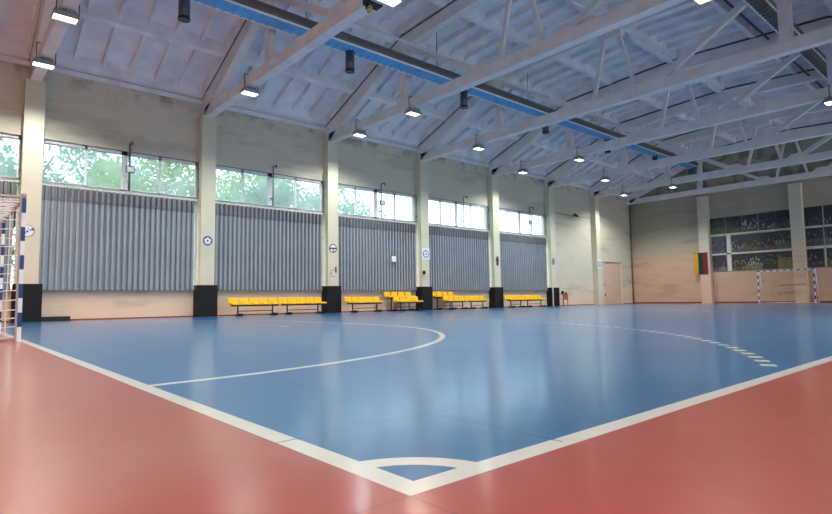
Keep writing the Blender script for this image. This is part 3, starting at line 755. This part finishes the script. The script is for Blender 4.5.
# desk
t = empty('desk', (28.42, 18.9, 0))
b = MB(); b.box(.0, .55, -.25, .15, .70, .73); b.build('desk_top', 'wood', t)
b = MB(); b.box(.02, .53, -.22, -.2, .38, .70); b.build('front_panel', 'wood', t)
for xx, yy in ((.03, -.2), (.5, -.2), (.03, .1), (.5, .1)):
    b = MB(); b.box(xx-.02, xx+.02, yy-.02, yy+.02, 0, .7); b.build('leg', 'wood', t)
tag(t, 'small orange wooden desk against the blank wall, right of the split black pad', 'desk')
b = MB(); b.bevbox(28.46, 28.62, 18.72, 18.86, .735, .93, .03); tag(b.build('bag', 'black'), 'small dark bag standing on the left of the orange desk', 'bag')
b = MB(); b.bevbox(28.84, 28.96, 18.74, 18.86, .735, .84, .03); tag(b.build('cup', 'black'), 'small dark cup on the right end of the orange desk', 'cup')

# ---------------------------------------------------------------- goals
def banded(name, parent, a, b_, s, n, ka, kb, first):
    b = MB(); a, b_ = Vector(a), Vector(b_)
    for k in range(n):
        p, q = a+(b_-a)*k/n, a+(b_-a)*(k+1)/n
        b.use(ka if k % 2 == first else kb)
        lo = Vector((min(p.x, q.x), min(p.y, q.y), min(p.z, q.z))); hi = Vector((max(p.x, q.x), max(p.y, q.y), max(p.z, q.z)))
        for ax in range(3):
            if hi[ax]-lo[ax] < 1e-6: lo[ax] -= s/2; hi[ax] += s/2
        b.box(lo.x, hi.x, lo.y, hi.y, lo.z, hi.z)
    return b.build(name, None, parent)
def goal(x, y0, W, d, H, kw, kb, label, near):
    t = empty('goal', (x, y0, 0)); s = .05; sg = -1 if near else 1
    nb = 10 if near else 9
    for k, y in enumerate((0, W)):
        if near:
            b = MB(); b.box(-.05, -.026, y-.02, y+.015, 0, H-.05); b.build('net_rail', 'netrail', t)
        banded('post', t, (0, y, 0), (0, y, H-.08), s, nb, kb, kw, 1)
    if near:
        banded('crossbar', t, (0, -.025, H-.03), (0, W+.025, H-.03), s, 15, 'netrail', 'netrail', 0)
    else:
        banded('crossbar', t, (0, -.04, H-.04), (0, W+.04, H-.04), s, 17, kb, kw, 0)
    b = MB(); r = .02
    for y in (0, W):
        b.path([(0, y, H-.06), (sg*d*.45, y, H-.06), (sg*d, y, .04), (0, y, .03)], r, 8) if not near else b.path([(0, y, H-.06), (sg*d, y, H-.06), (sg*d, y, .03), (0, y, .03)], r, 8)
    b.tube((sg*d, 0, .03), (sg*d, W, .03), r, 8); b.tube((sg*d*(1 if near else .45), 0, H-.06), (sg*d*(1 if near else .45), W, H-.06), r, 8)
    b.build('back_frame', 'netrail' if near else 'white', t)
    if near:
        b = MB(); rng = random.Random(3); g = .125; rr = .0075
        def string(p, q, sag):
            p, q = Vector(p), Vector(q); n = 6
            pts = [p+(q-p)*k/n+Vector((rng.uniform(-.008, .008), rng.uniform(-.01, .01), rng.uniform(-.012, .012)-sag*math.sin(math.pi*k/n))) for k in range(n+1)]
            b.path(pts, rr, 4)
        for y in (0, W):
            z = .08
            while z < H-.06: string((0, y, z), (-d, y, z), .03); z += g
            xx = -.03
            while xx > -d: string((xx, y, .03), (xx, y, H-.07), 0); xx -= g
        z = .08
        while z < H-.06: string((-d, 0, z), (-d, W, z), .02); z += g
        yy = g
        while yy < W: string((-d, yy, .03), (-d, yy, H-.06), 0); string((0, yy, H-.06), (-d, yy, H-.06), .03); yy += g
        b.build('net', 'net', t)
    return tag(t, label, 'goal')
goal(-.02, 8.35, 3.0, .95, 2.08, 'white', 'blue', 'near goal with blue and white post and cord net, at the left edge', True)
goal(37.5, 7.80, 2.9, .8, 2.0, 'white', 'navy', 'far goal with dark blue and white frame, in front of the end wall', False)

# ---------------------------------------------------------------- flag and photo displays on the end wall
t = empty('flag', (X1-.47, 14.72, 1.95))
b = MB(); n = 24; W, H = .88, 1.44
def yy(k): return -W*k/n
def xw(k, z): return .03*math.sin(k*.55)*(1.1-z/H)
for j in range(6):
    for k in range(n):
        b.use('fyellow' if k < n/3 else 'fgreen' if k < 2*n/3 else 'fred')
        z0_, z1_ = H*j/6, H*(j+1)/6
        b.face([(xw(k, z0_), yy(k), z0_), (xw(k+1, z0_), yy(k+1), z0_), (xw(k+1, z1_), yy(k+1), z1_), (xw(k, z1_), yy(k), z1_)])
o = b.build('cloth', None, t); sm = o.modifiers.new('thickness', 'SOLIDIFY'); sm.thickness = .004
b = MB(); b.tube((0, .04, H+.01), (0, -W-.04, H+.01), .014, 8); b.build('rod', 'black', t)
tag(t, 'flag with yellow, green and red upright stripes hanging on the end wall', 'flag')

SH = {'red': [(130, 44, 54), (150, 150, 162), (30, 34, 50), (110, 40, 48), (56, 62, 90)], 'white': [(160, 164, 180), (110, 112, 130), (34, 40, 66), (90, 50, 56), (180, 182, 190)],
      'mix': [(170, 130, 56), (110, 44, 50), (34, 40, 60), (160, 150, 140), (70, 36, 50)], 'dim': [(90, 92, 100), (60, 62, 74), (120, 118, 120), (44, 48, 56), (70, 66, 76)]}
PO = [ # y left, y right, z0, z1, backdrop, turf, shirts, turf height, label
 (13.74, 12.83, 4.60, 5.69, (46, 50, 48), (74, 110, 44), 'dim', .38, 'dark match photo with green turf, first of the top row beside the flag'),
 (12.74, 11.82, 4.60, 5.69, (44, 46, 52), (78, 98, 56), 'dim', .3, 'dark match photo, second of the top row'),
 (11.74, 10.86, 4.60, 5.69, (48, 52, 62), (84, 104, 52), 'white', .3, 'match photo with blue and white players, third of the top row'),
 (10.78, 9.86, 4.60, 5.70, (52, 56, 66), (86, 96, 56), 'white', .22, 'match photo crowded with white shirts, fourth of the top row'),
 (9.80, 9.02, 4.60, 5.72, (34, 38, 42), (66, 80, 50), 'dim', .2, 'darkest match photo, last of the top row beside the pillar'),
 (13.66, 12.76, 3.32, 4.43, (70, 66, 84), (96, 100, 90), 'red', .12, 'team photo with red and white shirts, middle row beside the flag'),
 (13.66, 12.82, 2.12, 3.19, (46, 52, 52), (112, 112, 112), 'red', .25, 'photo of a few dark red players, bottom row beside the flag'),
 (12.44, 11.58, 3.33, 4.43, (56, 56, 66), (92, 104, 80), 'red', .3, 'photo of red players running, left panel of the wide middle strip'),
 (11.58, 10.70, 3.33, 4.44, (70, 64, 56), (104, 104, 64), 'mix', .2, 'photo of players in yellow and white, second panel of the wide middle strip'),
 (10.70, 9.86, 3.34, 4.44, (44, 48, 58), (70, 92, 80), 'red', .2, 'dark photo with tall players, third panel of the wide middle strip'),
 (9.86, 9.00, 3.36, 4.45, (52, 50, 50), (84, 110, 92), 'red', .4, 'photo of two red players, right panel of the wide middle strip'),
 (12.48, 11.62, 2.13, 3.19, (58, 50, 36), (96, 96, 58), 'mix', .2, 'photo with a yellow shirt, left panel of the wide bottom strip'),
 (11.62, 10.72, 2.13, 3.19, (46, 46, 46), (134, 128, 70), 'white', .4, 'photo of a team on yellowish turf, second panel of the wide bottom strip'),
 (10.72, 9.86, 2.13, 3.19, (36, 40, 38), (60, 66, 40), 'dim', .45, 'darkest photo, third panel of the wide bottom strip'),
 (9.86, 9.02, 2.14, 3.19, (70, 60, 60), (140, 124, 60), 'red', .62, 'photo with red shirts over yellow turf, right panel of the wide bottom strip'),
 (8.30, 7.42, 4.59, 5.73, (34, 40, 50), (60, 70, 60), 'dim', .15, 'dark blue photo, top left of the display at the right edge'),
 (7.35, 6.45, 4.59, 5.73, (44, 42, 52), (56, 60, 56), 'red', .15, 'dark photo with red shirts, top right of the display at the right edge'),
 (8.30, 7.46, 3.38, 4.46, (44, 50, 46), (78, 96, 74), 'dim', .4, 'photo of dark players on turf, middle left of the display at the right edge'),
 (7.38, 6.5, 3.38, 4.46, (50, 54, 58), (120, 120, 124), 'red', .35, 'photo with pale ground, middle right of the display at the right edge'),
 (8.30, 7.50, 2.10, 3.20, (40, 40, 50), (70, 78, 70), 'red', .3, 'team photo in red, bottom left of the display at the right edge'),
 (7.34, 6.5, 2.10, 3.20, (60, 56, 54), (110, 100, 70), 'mix', .3, 'photo with orange tones, bottom right of the display at the right edge')]
b = MB()
b.box(X1-.03, X1, 8.99, 13.8, 4.5, 4.6); b.box(X1-.03, X1, 8.99, 13.8, 3.2, 3.31); b.box(X1-.03, X1, 12.5, 12.75, 2.1, 4.5); b.box(X1-.03, X1, 5.5, 8.34, 4.47, 4.58); b.box(X1-.03, X1, 5.5, 8.34, 3.21, 3.37); b.box(X1-.03, X1, 7.36, 7.44, 2.1, 5.7)
structure(b.build('trim_20', 'backing'), 'pale strips between the photos')
for k, (ya, yb, z0_, z1_, sky, turf, sh, gl, lb) in enumerate(PO):
    M['p%d' % k] = poster_mat('match_photo_print_%d' % k, sky, turf, SH[sh], gl, 1.3*k+.7, 7 if k % 3 else 9)
    b = MB(); b.box(-.03, 0, -(ya-yb)/2, (ya-yb)/2, 0, z1_-z0_)
    o = b.build('match_photo', 'p%d' % k); o.location = (X1-.032, (ya+yb)/2, z0_)
    tag(o, lb, 'photo board', 'match photos on the end wall')
